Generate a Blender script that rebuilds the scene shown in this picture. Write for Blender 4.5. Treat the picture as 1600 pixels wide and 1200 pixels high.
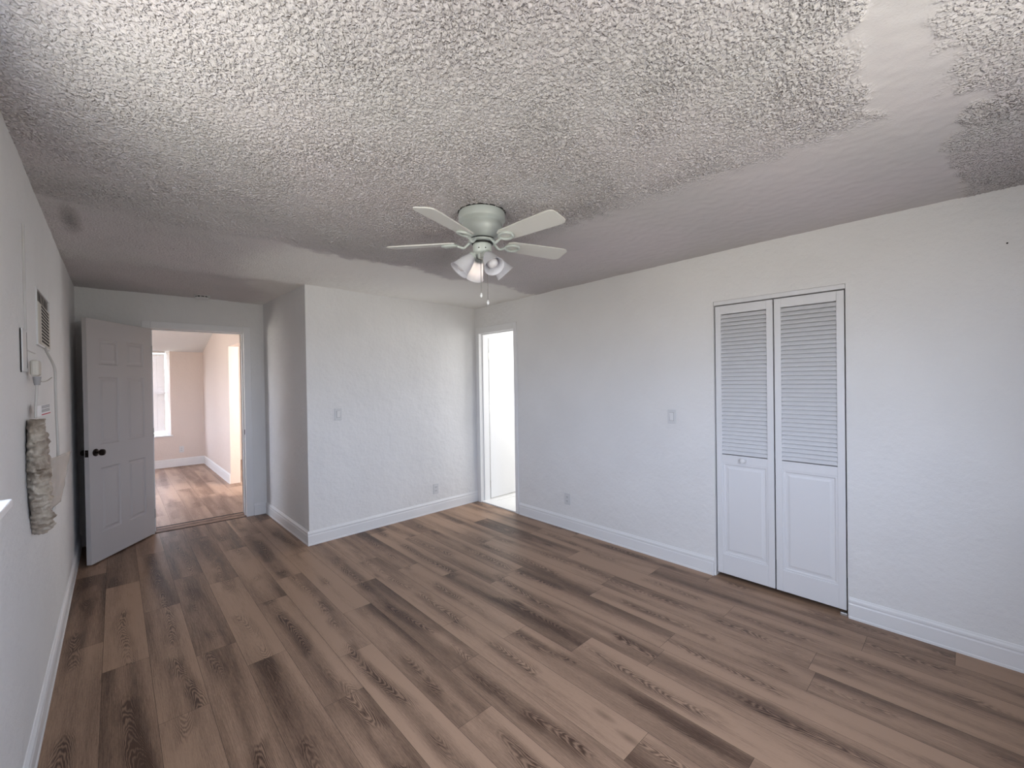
import bpy, bmesh, math, random
import numpy as np
from mathutils import Matrix, Vector, noise
random.seed(7)
for o in list(bpy.data.objects): bpy.data.objects.remove(o)
S = bpy.context.scene; COL = S.collection
PI = math.pi

# ------------------------------------------------------------ camera
F, YAW, PITCH, ROLL, CH = 664.66, 0.75136, -0.00773, -0.01493, 1.5006
fw = Vector((math.sin(YAW)*math.cos(PITCH), math.cos(YAW)*math.cos(PITCH), math.sin(PITCH)))
rt = Vector((math.cos(YAW), -math.sin(YAW), 0)); up = rt.cross(fw)
rt, up = rt*math.cos(ROLL)+up*math.sin(ROLL), -rt*math.sin(ROLL)+up*math.cos(ROLL)
cd = bpy.data.cameras.new('camera'); cam = bpy.data.objects.new('camera', cd); COL.objects.link(cam)
cd.sensor_width = 36; cd.lens = F/1600*36; cd.clip_start = .02
cam.matrix_world = Matrix(((rt.x, up.x, -fw.x, 0), (rt.y, up.y, -fw.y, 0), (rt.z, up.z, -fw.z, CH), (0, 0, 0, 1)))
S.camera = cam

# ------------------------------------------------------------ world, daylight, exposure
S.view_settings.view_transform = 'Standard'; S.view_settings.look = 'None'
S.view_settings.gamma = 1; S.view_settings.use_curve_mapping = False
S.view_settings.exposure = 0.62
W = bpy.data.worlds.new('daylight'); S.world = W; W.use_nodes = True
nt = W.node_tree; nt.nodes.clear()
wo = nt.nodes.new('ShaderNodeOutputWorld'); bg = nt.nodes.new('ShaderNodeBackground')
tc = nt.nodes.new('ShaderNodeTexCoord'); sx = nt.nodes.new('ShaderNodeSeparateXYZ')
cr = nt.nodes.new('ShaderNodeValToRGB')
cr.color_ramp.elements[0].position = .46; cr.color_ramp.elements[0].color = (.46, .44, .385, 1)
cr.color_ramp.elements[1].position = .56; cr.color_ramp.elements[1].color = (.69, .795, 1, 1)
mp = nt.nodes.new('ShaderNodeMath'); mp.operation = 'MULTIPLY_ADD'; mp.inputs[1].default_value = .5; mp.inputs[2].default_value = .5
nt.links.new(tc.outputs['Generated'], sx.inputs[0]); nt.links.new(sx.outputs[2], mp.inputs[0]); nt.links.new(mp.outputs[0], cr.inputs[0])
nt.links.new(cr.outputs[0], bg.inputs[0]); bg.inputs[1].default_value = 11.0; nt.links.new(bg.outputs[0], wo.inputs[0])

def area(name, loc, direction, sx_, sy_, energy=0, color=(1, 1, 1), portal=False):
    l = bpy.data.lights.new(name, 'AREA'); l.shape = 'RECTANGLE'; l.size = sx_; l.size_y = sy_
    l.energy = energy; l.color = color
    if portal: l.cycles.is_portal = True
    o = bpy.data.objects.new(name, l); COL.objects.link(o); o.location = loc
    o.rotation_euler = Vector(direction).to_track_quat('-Z', 'Y').to_euler()
    return o
# window openings (main room left wall, main room back wall, next room); added unseen lights (side room, bathroom)
area('sky_portal', (-.43, 1.25, 1.70), (1, 0, 0), 1.06, 1.0, portal=True)
area('sky_portal', (1.05, -.78, 1.55), (0, 1, 0), 1.3, 1.25, portal=True)
area('sky_portal', (.2, 10.24, 1.37), (0, -1, 0), 1.1, 1.55, portal=True)
area('fill_side_room', (2.7, 6.0, 1.45), (-.35, 1, .0), 1.2, 1.3, 90, (1, .93, .86))  # unseen area light added to brighten the far jamb of the opening
area('fill_bathroom', (4.95, 3.6, 1.6), (-1, .1, -.05), 1.0, 1.2, 27, (1, .99, .97))  # unseen area light added to brighten the bathroom and its doorway
area('daylight_next_room', (-1.0, 7.4, 1.5), (1, .1, -.25), 1.0, 1.1, 12, (1, .9, .84))

# ------------------------------------------------------------ materials
def mat(name, col, rough=.6, metal=0, spec=.5, **kw):
    m = bpy.data.materials.new(name); m.use_nodes = True
    b = m.node_tree.nodes['Principled BSDF']
    b.inputs['Base Color'].default_value = (*col, 1); b.inputs['Roughness'].default_value = rough
    b.inputs['Metallic'].default_value = metal; b.inputs['Specular IOR Level'].default_value = spec
    for k, v in kw.items(): b.inputs[k.replace('_', ' ')].default_value = v
    return m
def N(m, t, **kw):
    n = m.node_tree.nodes.new(t)
    for k, v in kw.items():
        if k in n.inputs.keys(): n.inputs[k].default_value = v
        else: setattr(n, k, v)
    return n
def L(m, a, b): m.node_tree.links.new(a, b)
def math_n(m, op, a, b=None, c=None, clamp=False):
    n = N(m, 'ShaderNodeMath', operation=op); n.use_clamp = clamp
    for i, v in enumerate((a, b, c)):
        if v is None: continue
        if isinstance(v, (int, float)): n.inputs[i].default_value = v
        else: L(m, v, n.inputs[i])
    return n.outputs[0]
def bump_noise(m, layers, strength=1.0):
    """layers: (scale, height in metres, detail)"""
    b = m.node_tree.nodes['Principled BSDF']; g = N(m, 'ShaderNodeNewGeometry'); tot = None
    for sc, h, de in layers:
        n = N(m, 'ShaderNodeTexNoise', Scale=sc, Detail=de, Roughness=.55); L(m, g.outputs['Position'], n.inputs['Vector'])
        v = math_n(m, 'MULTIPLY', n.outputs[0], h); tot = v if tot is None else math_n(m, 'ADD', tot, v)
    bp = N(m, 'ShaderNodeBump', Strength=strength, Distance=1.0); L(m, tot, bp.inputs['Height']); L(m, bp.outputs[0], b.inputs['Normal'])
    return tot
def tint_noise(m, col_a, col_b, scale, detail=3, lo=.35, hi=.65):
    b = m.node_tree.nodes['Principled BSDF']; g = N(m, 'ShaderNodeNewGeometry')
    n = N(m, 'ShaderNodeTexNoise', Scale=scale, Detail=detail); L(m, g.outputs['Position'], n.inputs['Vector'])
    r = N(m, 'ShaderNodeValToRGB'); r.color_ramp.elements[0].position = lo; r.color_ramp.elements[1].position = hi
    r.color_ramp.elements[0].color = (*col_a, 1); r.color_ramp.elements[1].color = (*col_b, 1)
    L(m, n.outputs[0], r.inputs[0]); L(m, r.outputs[0], b.inputs['Base Color'])

M = {}
M['wall'] = mat('wall_paint', (.76, .75, .745), .55, spec=.35)
tint_noise(M['wall'], (.75, .745, .74), (.785, .78, .775), 1.7)
bump_noise(M['wall'], [(7, .012, 2), (38, .0040, 3), (150, .0013, 2)], .7)
M['warm_wall'] = mat('warm_wall_paint', (.72, .63, .58), .6, spec=.3); bump_noise(M['warm_wall'], [(7, .008, 2), (45, .003, 3)], .6)
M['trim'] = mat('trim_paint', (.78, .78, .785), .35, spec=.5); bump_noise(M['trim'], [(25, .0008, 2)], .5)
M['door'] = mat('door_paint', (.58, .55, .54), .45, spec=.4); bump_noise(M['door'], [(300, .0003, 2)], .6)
M['closet'] = mat('closet_door_paint', (.74, .74, .755), .42, spec=.45); bump_noise(M['closet'], [(60, .0004, 2)], .5)
M['white'] = mat('white_plastic', (.76, .76, .76), .35); bump_noise(M['white'], [(200, .00005, 1)], .3)
M['plate'] = mat('switch_plate_plastic', (.66, .665, .67), .35)
M['dark'] = mat('dark_gap', (.012, .011, .01), .8)
M['bronze'] = mat('dark_bronze_metal', (.03, .022, .018), .32, metal=.85)
M['steel'] = mat('steel', (.55, .54, .52), .35, metal=.9)
M['fan'] = mat('fan_white_enamel', (.50, .545, .525), .3, spec=.6)
M['blade'] = mat('fan_blade_laminate', (.66, .66, .63), .45, spec=.4)
M['blackrub'] = mat('black_gasket', (.01, .01, .01), .6)
M['tile'] = mat('white_tile', (.8, .8, .79), .25)
M['cream'] = mat('aged_plastic', (.56, .53, .47), .5)
M['acdirt'] = mat('exposed_sleeve', (.25, .23, .21), .8); tint_noise(M['acdirt'], (.012, .010, .009), (.22, .20, .18), 22, 4)
M['redink'] = mat('red_ink', (.5, .02, .03), .6); M['greyink'] = mat('grey_ink', (.32, .31, .31), .6); M['tag'] = mat('tag_paper', (.82, .8, .8), .6)
M['glass'] = mat('window_glass', (1, 1, 1), .02); b = M['glass'].node_tree.nodes['Principled BSDF']
_m = M['glass']; _m.node_tree.nodes.remove(b); tr = N(_m, 'ShaderNodeBsdfTransparent'); gl = N(_m, 'ShaderNodeBsdfGlossy', Roughness=.02); mx = N(_m, 'ShaderNodeMixShader'); mx.inputs[0].default_value = .045
L(_m, tr.outputs[0], mx.inputs[1]); L(_m, gl.outputs[0], mx.inputs[2]); L(_m, mx.outputs[0], _m.node_tree.nodes['Material Output'].inputs[0])
M['shade'] = mat('frosted_shade_glass', (.80, .80, .84), .35, spec=.5); _m = M['shade']; b = _m.node_tree.nodes['Principled BSDF']
trn = N(_m, 'ShaderNodeBsdfTranslucent'); trn.inputs[0].default_value = (.85, .85, .9, 1); mx = N(_m, 'ShaderNodeMixShader'); mx.inputs[0].default_value = .35
L(_m, b.outputs[0], mx.inputs[1]); L(_m, trn.outputs[0], mx.inputs[2]); L(_m, mx.outputs[0], _m.node_tree.nodes['Material Output'].inputs[0])
M['blind'] = mat('blind_slat', (.66, .62, .60), .5); _m = M['blind']; b = _m.node_tree.nodes['Principled BSDF']
trn = N(_m, 'ShaderNodeBsdfTranslucent'); trn.inputs[0].default_value = (.8, .78, .76, 1); mx = N(_m, 'ShaderNodeMixShader'); mx.inputs[0].default_value = .045
L(_m, b.outputs[0], mx.inputs[1]); L(_m, trn.outputs[0], mx.inputs[2]); L(_m, mx.outputs[0], _m.node_tree.nodes['Material Output'].inputs[0])
M['wrap'] = mat('crumpled_plastic_wrap', (.45, .41, .35), .4, spec=.5); tint_noise(M['wrap'], (.20, .155, .115), (.47, .42, .35), 16, 4); bump_noise(M['wrap'], [(90, .004, 3)], .8)
_m = mat('clear_film', (.48, .42, .36), .3); M['film'] = _m; b = _m.node_tree.nodes['Principled BSDF']
trp = N(_m, 'ShaderNodeBsdfTransparent'); mx = N(_m, 'ShaderNodeMixShader'); mx.inputs[0].default_value = .5
L(_m, trp.outputs[0], mx.inputs[1]); L(_m, b.outputs[0], mx.inputs[2]); L(_m, mx.outputs[0], _m.node_tree.nodes['Material Output'].inputs[0])
M['bulb'] = mat('bulb_glass', (.7, .68, .70), .2)
M['bulb_lit'] = mat('lit_bulb', (.9, .85, .75), .3, Emission_Color=(1, .86, .66, 1), Emission_Strength=5)
M['chain'] = mat('chain_metal', (.22, .20, .19), .5, metal=.4)
M['edge_shade'] = mat('grey_edge_shade', (.52, .51, .50), .8)  # grey tone for the shading along the patch board edge
M['cord'] = mat('cord_vinyl', (.52, .50, .47), .5)
# ceiling: textured finish; the soot mark by the left wall is a stain with its own shape
_m = mat('popcorn_ceiling', (.60, .575, .565), .85, spec=.1); M['ceiling'] = _m
b = _m.node_tree.nodes['Principled BSDF']; g = N(_m, 'ShaderNodeNewGeometry')
mpn = N(_m, 'ShaderNodeMapping'); mpn.inputs['Location'].default_value = (.165, -3.40, -2.43); L(_m, g.outputs['Position'], mpn.inputs[0])
mp2 = N(_m, 'ShaderNodeMapping'); mp2.inputs['Scale'].default_value = (23, 3.6, 1); L(_m, mpn.outputs[0], mp2.inputs[0])
ln = N(_m, 'ShaderNodeVectorMath', operation='LENGTH'); L(_m, mp2.outputs[0], ln.inputs[0])
nz = N(_m, 'ShaderNodeTexNoise', Scale=22, Detail=3); L(_m, g.outputs['Position'], nz.inputs['Vector'])
st = math_n(_m, 'ADD', ln.outputs['Value'], math_n(_m, 'MULTIPLY', nz.outputs[0], .5))
mr = N(_m, 'ShaderNodeMapRange'); mr.inputs[1].default_value = .5; mr.inputs[2].default_value = 1.5; mr.inputs[3].default_value = .48; mr.inputs[4].default_value = 1; L(_m, st, mr.inputs[0])
mixc = N(_m, 'ShaderNodeMix', data_type='RGBA', blend_type='MULTIPLY'); mixc.inputs[0].default_value = 1
n1 = N(_m, 'ShaderNodeTexNoise', Scale=1.3, Detail=3); L(_m, g.outputs['Position'], n1.inputs['Vector'])
rp = N(_m, 'ShaderNodeValToRGB'); rp.color_ramp.elements[0].position = .35; rp.color_ramp.elements[1].position = .65
rp.color_ramp.elements[0].color = (.585, .565, .565, 1); rp.color_ramp.elements[1].color = (.64, .60, .61, 1)
L(_m, n1.outputs[0], rp.inputs[0]); L(_m, rp.outputs[0], mixc.inputs[6]); L(_m, mr.outputs[0], mixc.inputs[7]); pat = N(_m, 'ShaderNodeAttribute', attribute_name='fresh_patch'); mxp = N(_m, 'ShaderNodeMix', data_type='RGBA'); mxp.inputs[7].default_value = (.86, .85, .82, 1)
L(_m, pat.outputs['Fac'], mxp.inputs[0]); L(_m, mixc.outputs[2], mxp.inputs[6]); L(_m, mxp.outputs[2], b.inputs['Base Color'])
atn = N(_m, 'ShaderNodeAttribute', attribute_name='texture_amount')
vn = N(_m, 'ShaderNodeTexNoise', Scale=95, Detail=1.5, Roughness=.5); L(_m, g.outputs['Position'], vn.inputs['Vector'])
vm = N(_m, 'ShaderNodeMapRange'); vm.inputs[1].default_value = .40; vm.inputs[2].default_value = .66; vm.interpolation_type = 'SMOOTHSTEP'; L(_m, vn.outputs[0], vm.inputs[0])
hgt = math_n(_m, 'MULTIPLY', math_n(_m, 'MULTIPLY', vm.outputs[0], atn.outputs['Fac']), .0055)
fn = N(_m, 'ShaderNodeTexNoise', Scale=170, Detail=2); L(_m, g.outputs['Position'], fn.inputs['Vector'])
hgt = math_n(_m, 'ADD', hgt, math_n(_m, 'MULTIPLY', fn.outputs[0], .0010))
bpn = N(_m, 'ShaderNodeBump', Strength=1.0, Distance=1.0); L(_m, hgt, bpn.inputs['Height']); L(_m, bpn.outputs[0], b.inputs['Normal'])
M['plain_ceiling'] = mat('plain_ceiling', (.72, .72, .73), .8); bump_noise(M['plain_ceiling'], [(60, .002, 2)], .5)

# vinyl plank floor: UV = metres along / across the plank, 'plank' attribute = (tone, random, width fraction)
def wood(name, light, dark, bright=1):
    m = mat(name, light, .42, spec=.3); b = m.node_tree.nodes['Principled BSDF']
    uv = N(m, 'ShaderNodeUVMap'); uv.uv_map = 'UVMap'; at = N(m, 'ShaderNodeAttribute', attribute_name='plank')
    sp = N(m, 'ShaderNodeSeparateXYZ'); L(m, uv.outputs[0], sp.inputs[0]); sa = N(m, 'ShaderNodeSeparateXYZ'); L(m, at.outputs['Vector'], sa.inputs[0])
    tone, rnd = sa.outputs[0], sa.outputs[1]; U, V = sp.outputs[0], sp.outputs[1]
    seed = math_n(m, 'MULTIPLY', rnd, 37.0)
    def coord(su, sv):
        c = N(m, 'ShaderNodeCombineXYZ'); L(m, math_n(m, 'MULTIPLY', U, su), c.inputs[0]); L(m, math_n(m, 'MULTIPLY', V, sv), c.inputs[1]); L(m, seed, c.inputs[2]); return c.outputs[0]
    def nz(su, sv, det=2, rough=.5):
        n = N(m, 'ShaderNodeTexNoise', Scale=1, Detail=det, Roughness=rough); L(m, coord(su, sv), n.inputs['Vector']); return n.outputs[0]
    # cathedral figure: nested parabolas around a wandering centre line
    ctr = math_n(m, 'MULTIPLY_ADD', math_n(m, 'SUBTRACT', nz(.9, 0, 1), .5), .22, .095)
    dv = math_n(m, 'SUBTRACT', V, ctr); dv2 = math_n(m, 'MULTIPLY', dv, dv)
    flip = math_n(m, 'MULTIPLY_ADD', math_n(m, 'GREATER_THAN', rnd, .5), 2.0, -1.0)
    wob = nz(3.2, 15, 3, .55)
    ph = math_n(m, 'ADD', math_n(m, 'MULTIPLY', math_n(m, 'MULTIPLY', U, flip), 20.0), math_n(m, 'MULTIPLY', dv2, 3300.0))
    ph = math_n(m, 'ADD', ph, math_n(m, 'MULTIPLY', wob, 8.0))
    rings = math_n(m, 'MULTIPLY_ADD', math_n(m, 'SINE', math_n(m, 'MULTIPLY', ph, 6.2832)), .5, .5)
    across = N(m, 'ShaderNodeMapRange', interpolation_type='SMOOTHSTEP'); across.inputs[1].default_value = .0; across.inputs[2].default_value = .0034; across.inputs[3].default_value = 1; across.inputs[4].default_value = 0; L(m, dv2, across.inputs[0])
    along = N(m, 'ShaderNodeMapRange', interpolation_type='SMOOTHSTEP'); along.inputs[1].default_value = .42; along.inputs[2].default_value = .56; L(m, nz(2.1, 3, 2), along.inputs[0])
    mskv = math_n(m, 'MULTIPLY', across.outputs[0], along.outputs[0])
    fig = math_n(m, 'MULTIPLY', math_n(m, 'SUBTRACT', rings, .35), mskv)
    fibre = nz(9, 330, 3, .6); fibre2 = nz(45, 900, 1, .5); band = nz(.55, 9.5, 1.5, .4)
    # darkness value 0..1
    d = math_n(m, 'MULTIPLY_ADD', math_n(m, 'SUBTRACT', band, .5), 2.2, .26)
    d = math_n(m, 'ADD', d, math_n(m, 'MULTIPLY', math_n(m, 'SUBTRACT', tone, .5), .42))
    d = math_n(m, 'ADD', d, math_n(m, 'MULTIPLY', fig, .70))
    d = math_n(m, 'ADD', d, math_n(m, 'MULTIPLY', mskv, .26))
    d = math_n(m, 'ADD', d, math_n(m, 'MULTIPLY', math_n(m, 'SUBTRACT', fibre, .5), 1.0))
    d = math_n(m, 'ADD', d, math_n(m, 'MULTIPLY', math_n(m, 'SUBTRACT', fibre2, .5), .7), None, True)
    # knots
    kn = N(m, 'ShaderNodeTexVoronoi', Scale=1, feature='F1'); L(m, coord(1.3, 4.2), kn.inputs['Vector'])
    kd = N(m, 'ShaderNodeMapRange'); kd.inputs[1].default_value = .02; kd.inputs[2].default_value = .10; kd.inputs[3].default_value = .5; kd.inputs[4].default_value = 0; L(m, kn.outputs['Distance'], kd.inputs[0])
    d = math_n(m, 'ADD', d, kd.outputs[0], None, True)
    r = N(m, 'ShaderNodeValToRGB'); e = r.color_ramp.elements; e[0].position = .0; e[0].color = (*light, 1); e[1].position = 1; e[1].color = (*dark, 1)
    mid = e.new(.5); mid.color = (*[(a*.48+c*.52) for a, c in zip(light, dark)], 1)
    L(m, d, r.inputs[0]); L(m, r.outputs[0], b.inputs['Base Color'])
    L(m, math_n(m, 'MULTIPLY_ADD', fibre, .25, .30), b.inputs['Roughness'])
    bp = N(m, 'ShaderNodeBump', Strength=.25, Distance=.0006); L(m, fibre, bp.inputs['Height']); L(m, bp.outputs[0], b.inputs['Normal'])
    return m
M['wood'] = wood('vinyl_oak_planks', (.375, .243, .163), (.066, .035, .022))
M['wood2'] = wood('vinyl_oak_planks_next_room', (.42, .29, .22), (.17, .10, .07))
M['sill_wood'] = mat('threshold_wood', (.20, .11, .07), .5); tint_noise(M['sill_wood'], (.15, .08, .05), (.26, .15, .10), 14)

# ------------------------------------------------------------ mesh helpers
def link(name, me, m, parent=None):
    o = bpy.data.objects.new(name, me); COL.objects.link(o)
    if m is not None:
        for x in (m if isinstance(m, (list, tuple)) else [m]): me.materials.append(x)
    if parent is not None: o.parent = parent
    return o
def obj(name, bm, m, parent=None, smooth=False, recalc=True):
    if recalc: bmesh.ops.recalc_face_normals(bm, faces=bm.faces)
    me = bpy.data.meshes.new(name); bm.to_mesh(me); bm.free()
    if smooth:
        me.polygons.foreach_set('use_smooth', [True]*len(me.polygons))
        if smooth != 'all':
            me.set_sharp_from_angle(angle=math.radians(38))
    return link(name, me, m, parent)
def tag(o, label=None, cat=None, group=None, kind=None):
    if label: o['label'] = label
    if cat: o['category'] = cat
    if group: o['group'] = group
    if kind: o['kind'] = kind
    return o
def empty(name, mw=Matrix()):
    o = bpy.data.objects.new(name, None); o.empty_display_size = .1; COL.objects.link(o); o.matrix_world = mw; return o
def box(bm, x0, x1, y0, y1, z0, z1, bev=0, mi=0, mw=None):
    t = bmesh.new(); bmesh.ops.create_cube(t, size=1)
    bmesh.ops.transform(t, matrix=Matrix.Translation(((x0+x1)/2, (y0+y1)/2, (z0+z1)/2)) @ Matrix.Diagonal((abs(x1-x0), abs(y1-y0), abs(z1-z0), 1)), verts=t.verts)
    if bev: bmesh.ops.bevel(t, geom=list(t.edges), offset=bev, segments=2, affect='EDGES', profile=.5)
    for f in t.faces: f.material_index = mi
    if mw is not None: bmesh.ops.transform(t, matrix=mw, verts=t.verts)
    me = bpy.data.meshes.new('t'); t.to_mesh(me); t.free(); bm.from_mesh(me); bpy.data.meshes.remove(me)
def mbox(*a, **k):
    bm = bmesh.new(); box(bm, *a, **k); return bm
def lathe(bm, prof, seg=40, mw=None, cap=True, closed=False):
    t = bmesh.new(); rings = []
    for r, z in prof:
        rings.append([t.verts.new((r*math.cos(2*PI*i/seg), r*math.sin(2*PI*i/seg), z)) for i in range(seg)])
    n = len(rings)
    for a in range(n if closed else n-1):
        A, B = rings[a], rings[(a+1) % n]
        for i in range(seg): t.faces.new((A[i], A[(i+1) % seg], B[(i+1) % seg], B[i]))
    if cap and not closed:
        t.faces.new(rings[0][::-1]); t.faces.new(rings[-1])
    if mw is not None: bmesh.ops.transform(t, matrix=mw, verts=t.verts)
    me = bpy.data.meshes.new('t'); t.to_mesh(me); t.free(); bm.from_mesh(me); bpy.data.meshes.remove(me)
def tube(bm, pts, r, seg=10, sub=6, rfun=None):
    P = [Vector(p) for p in pts]; Q = []
    if len(P) > 2 and sub > 1:                      # catmull-rom
        E_ = [P[0]*2-P[1]]+P+[P[-1]*2-P[-2]]
        for i in range(1, len(E_)-2):
            for k in range(sub):
                t = k/sub; a, b_, c, d = E_[i-1:i+3]
                Q.append(.5*((2*b_)+(c-a)*t+(2*a-5*b_+4*c-d)*t*t+(3*b_-a-3*c+d)*t**3))
        Q.append(P[-1])
    else: Q = P
    rings = []; n0 = None
    for i, q in enumerate(Q):
        d = (Q[min(i+1, len(Q)-1)]-Q[max(i-1, 0)]).normalized()
        if n0 is None: n0 = d.orthogonal().normalized()
        n0 = (n0-d*n0.dot(d)).normalized(); b_ = d.cross(n0)
        rr = rfun(i/(len(Q)-1)) if rfun else r
        rings.append([bm.verts.new(q+(n0*math.cos(2*PI*k/seg)+b_*math.sin(2*PI*k/seg))*rr) for k in range(seg)])
    for A, B in zip(rings, rings[1:]):
        for k in range(seg): bm.faces.new((A[k], A[(k+1) % seg], B[(k+1) % seg], B[k]))
    bm.faces.new(rings[0][::-1]); bm.faces.new(rings[-1])
def frame(A, B, z=0):
    """local X runs A->B, local Y points to the left of it (into the wall), Z up"""
    A = Vector((A[0], A[1], z)); B = Vector((B[0], B[1], z)); x = (B-A).normalized(); zz = Vector((0, 0, 1)); y = zz.cross(x)
    return Matrix(((x.x, y.x, 0, A.x), (x.y, y.y, 0, A.y), (0, 0, 1, z), (0, 0, 0, 1)))
def length(A, B): return math.hypot(B[0]-A[0], B[1]-A[1])
def wall(name, A, B, th, holes=(), z0=-.05, z1=2.52, m='wall', ext=(0, 0), label=None, cat='wall'):
    """wall with its room face on A->B, body to the left of A->B; holes (u0,u1,z0,z1)"""
    Ln = length(A, B); us = sorted({-ext[0], Ln+ext[1], *[h[0] for h in holes], *[h[1] for h in holes]}); zs = sorted({z0, z1, *[h[2] for h in holes], *[h[3] for h in holes]})
    zs = [z for z in zs if z >= z0]
    bm = bmesh.new(); vs = {}
    def V(u, z):
        if (u, z) not in vs: vs[(u, z)] = bm.verts.new((u, 0, z))
        return vs[(u, z)]
    for u0, u1 in zip(us, us[1:]):
        for a, b_ in zip(zs, zs[1:]):
            cu, cz = (u0+u1)/2, (a+b_)/2
            if any(h[0] < cu < h[1] and h[2] < cz < h[3] for h in holes): continue
            bm.faces.new((V(u0, a), V(u1, a), V(u1, b_), V(u0, b_)))
    r = bmesh.ops.extrude_face_region(bm, geom=list(bm.faces))
    bmesh.ops.translate(bm, vec=(0, th, 0), verts=[v for v in r['geom'] if isinstance(v, bmesh.types.BMVert)])
    bmesh.ops.transform(bm, matrix=frame(A, B), verts=bm.verts)
    o = obj(name, bm, M[m]); tag(o, label or name.replace('_', ' '), cat, kind='structure'); return o
BASE = [(0, 0), (.017, 0), (.0165, .012), (.014, .016), (.014, .088), (.0115, .094), (.0115, .100), (.0135, .104), (.0125, .114), (.006, .122), (.004, .128), (0, .130)]
def sweep(name, pts, prof, m, label, cat='baseboard', z=0, kind='structure'):
    """profile (out, z) swept on the right-hand side of the polyline pts, mitred at its corners"""
    P = [Vector((p[0], p[1])) for p in pts]; rings = []; bm = bmesh.new()
    for i, q in enumerate(P):
        ds = []
        if i > 0: ds.append((q-P[i-1]).normalized())
        if i < len(P)-1: ds.append((P[i+1]-q).normalized())
        ns = [Vector((d.y, -d.x)) for d in ds]; n = sum(ns, Vector((0, 0)))/len(ns); n = n/n.dot(ns[0])
        rings.append([bm.verts.new((q.x+n.x*o_, q.y+n.y*o_, z+h)) for o_, h in prof])
    for A, B in zip(rings, rings[1:]):
        for k in range(len(prof)): k2 = (k+1) % len(prof); bm.faces.new((A[k], A[k2], B[k2], B[k]))
    bm.faces.new(rings[0]); bm.faces.new(rings[-1][::-1])
    return tag(obj(name, bm, m), label, cat, kind=kind)

# ------------------------------------------------------------ room geometry
LX0, LX1 = -.2675, -.262
P_LB = (LX0, -.62); P_LF = (LX1, 5.674)                      # left wall, back / front
P_AC = (1.2782, 5.5935); P_CC = (1.2976, 4.1727); P_RC = (3.3083, 4.2087); P_RB = (3.3115, -.62)
UD = length(P_LF, P_AC)
# left wall: window at y .72..1.78
wall('wall_left', P_LB, P_LF, .16, [(1.34, 2.40, 1.19, 2.2)], label='white left wall with the wall air conditioner', ext=(.16, .16))
# door wall, opening x .275..1.078
du0, du1 = .275-LX1, 1.078-LX1
wall('wall_far_alcove', P_LF, P_AC, .22, [(du0-.02, du1+.02, -.05, 2.105)], ext=(.1, .3), label='far alcove wall around the open entry door')
wall('wall_alcove_side', P_AC, P_CC, .12, label='white side wall of the alcove', ext=(0, 0))
wall('wall_far', P_CC, P_RC, .12, ext=(0, .1), label='white far wall between alcove and bathroom doorway')
LR = length(P_RC, P_RB)
ry = lambda y: P_RC[1]-y          # u coordinate on the right wall from y
wall('wall_right', P_RC, P_RB, .13, [(ry(4.125), ry(3.49), -.05, 2.095), (ry(1.308), ry(.513), -.05, 2.072)], ext=(.0, .16), label='white right wall with bifold closet and bathroom doorway')
wall('wall_back', P_RB, P_LB, .16, [(3.3115-1.7, 3.3115-.4, .92, 2.18)], ext=(.0, .0), label='white back wall behind the camera')

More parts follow.
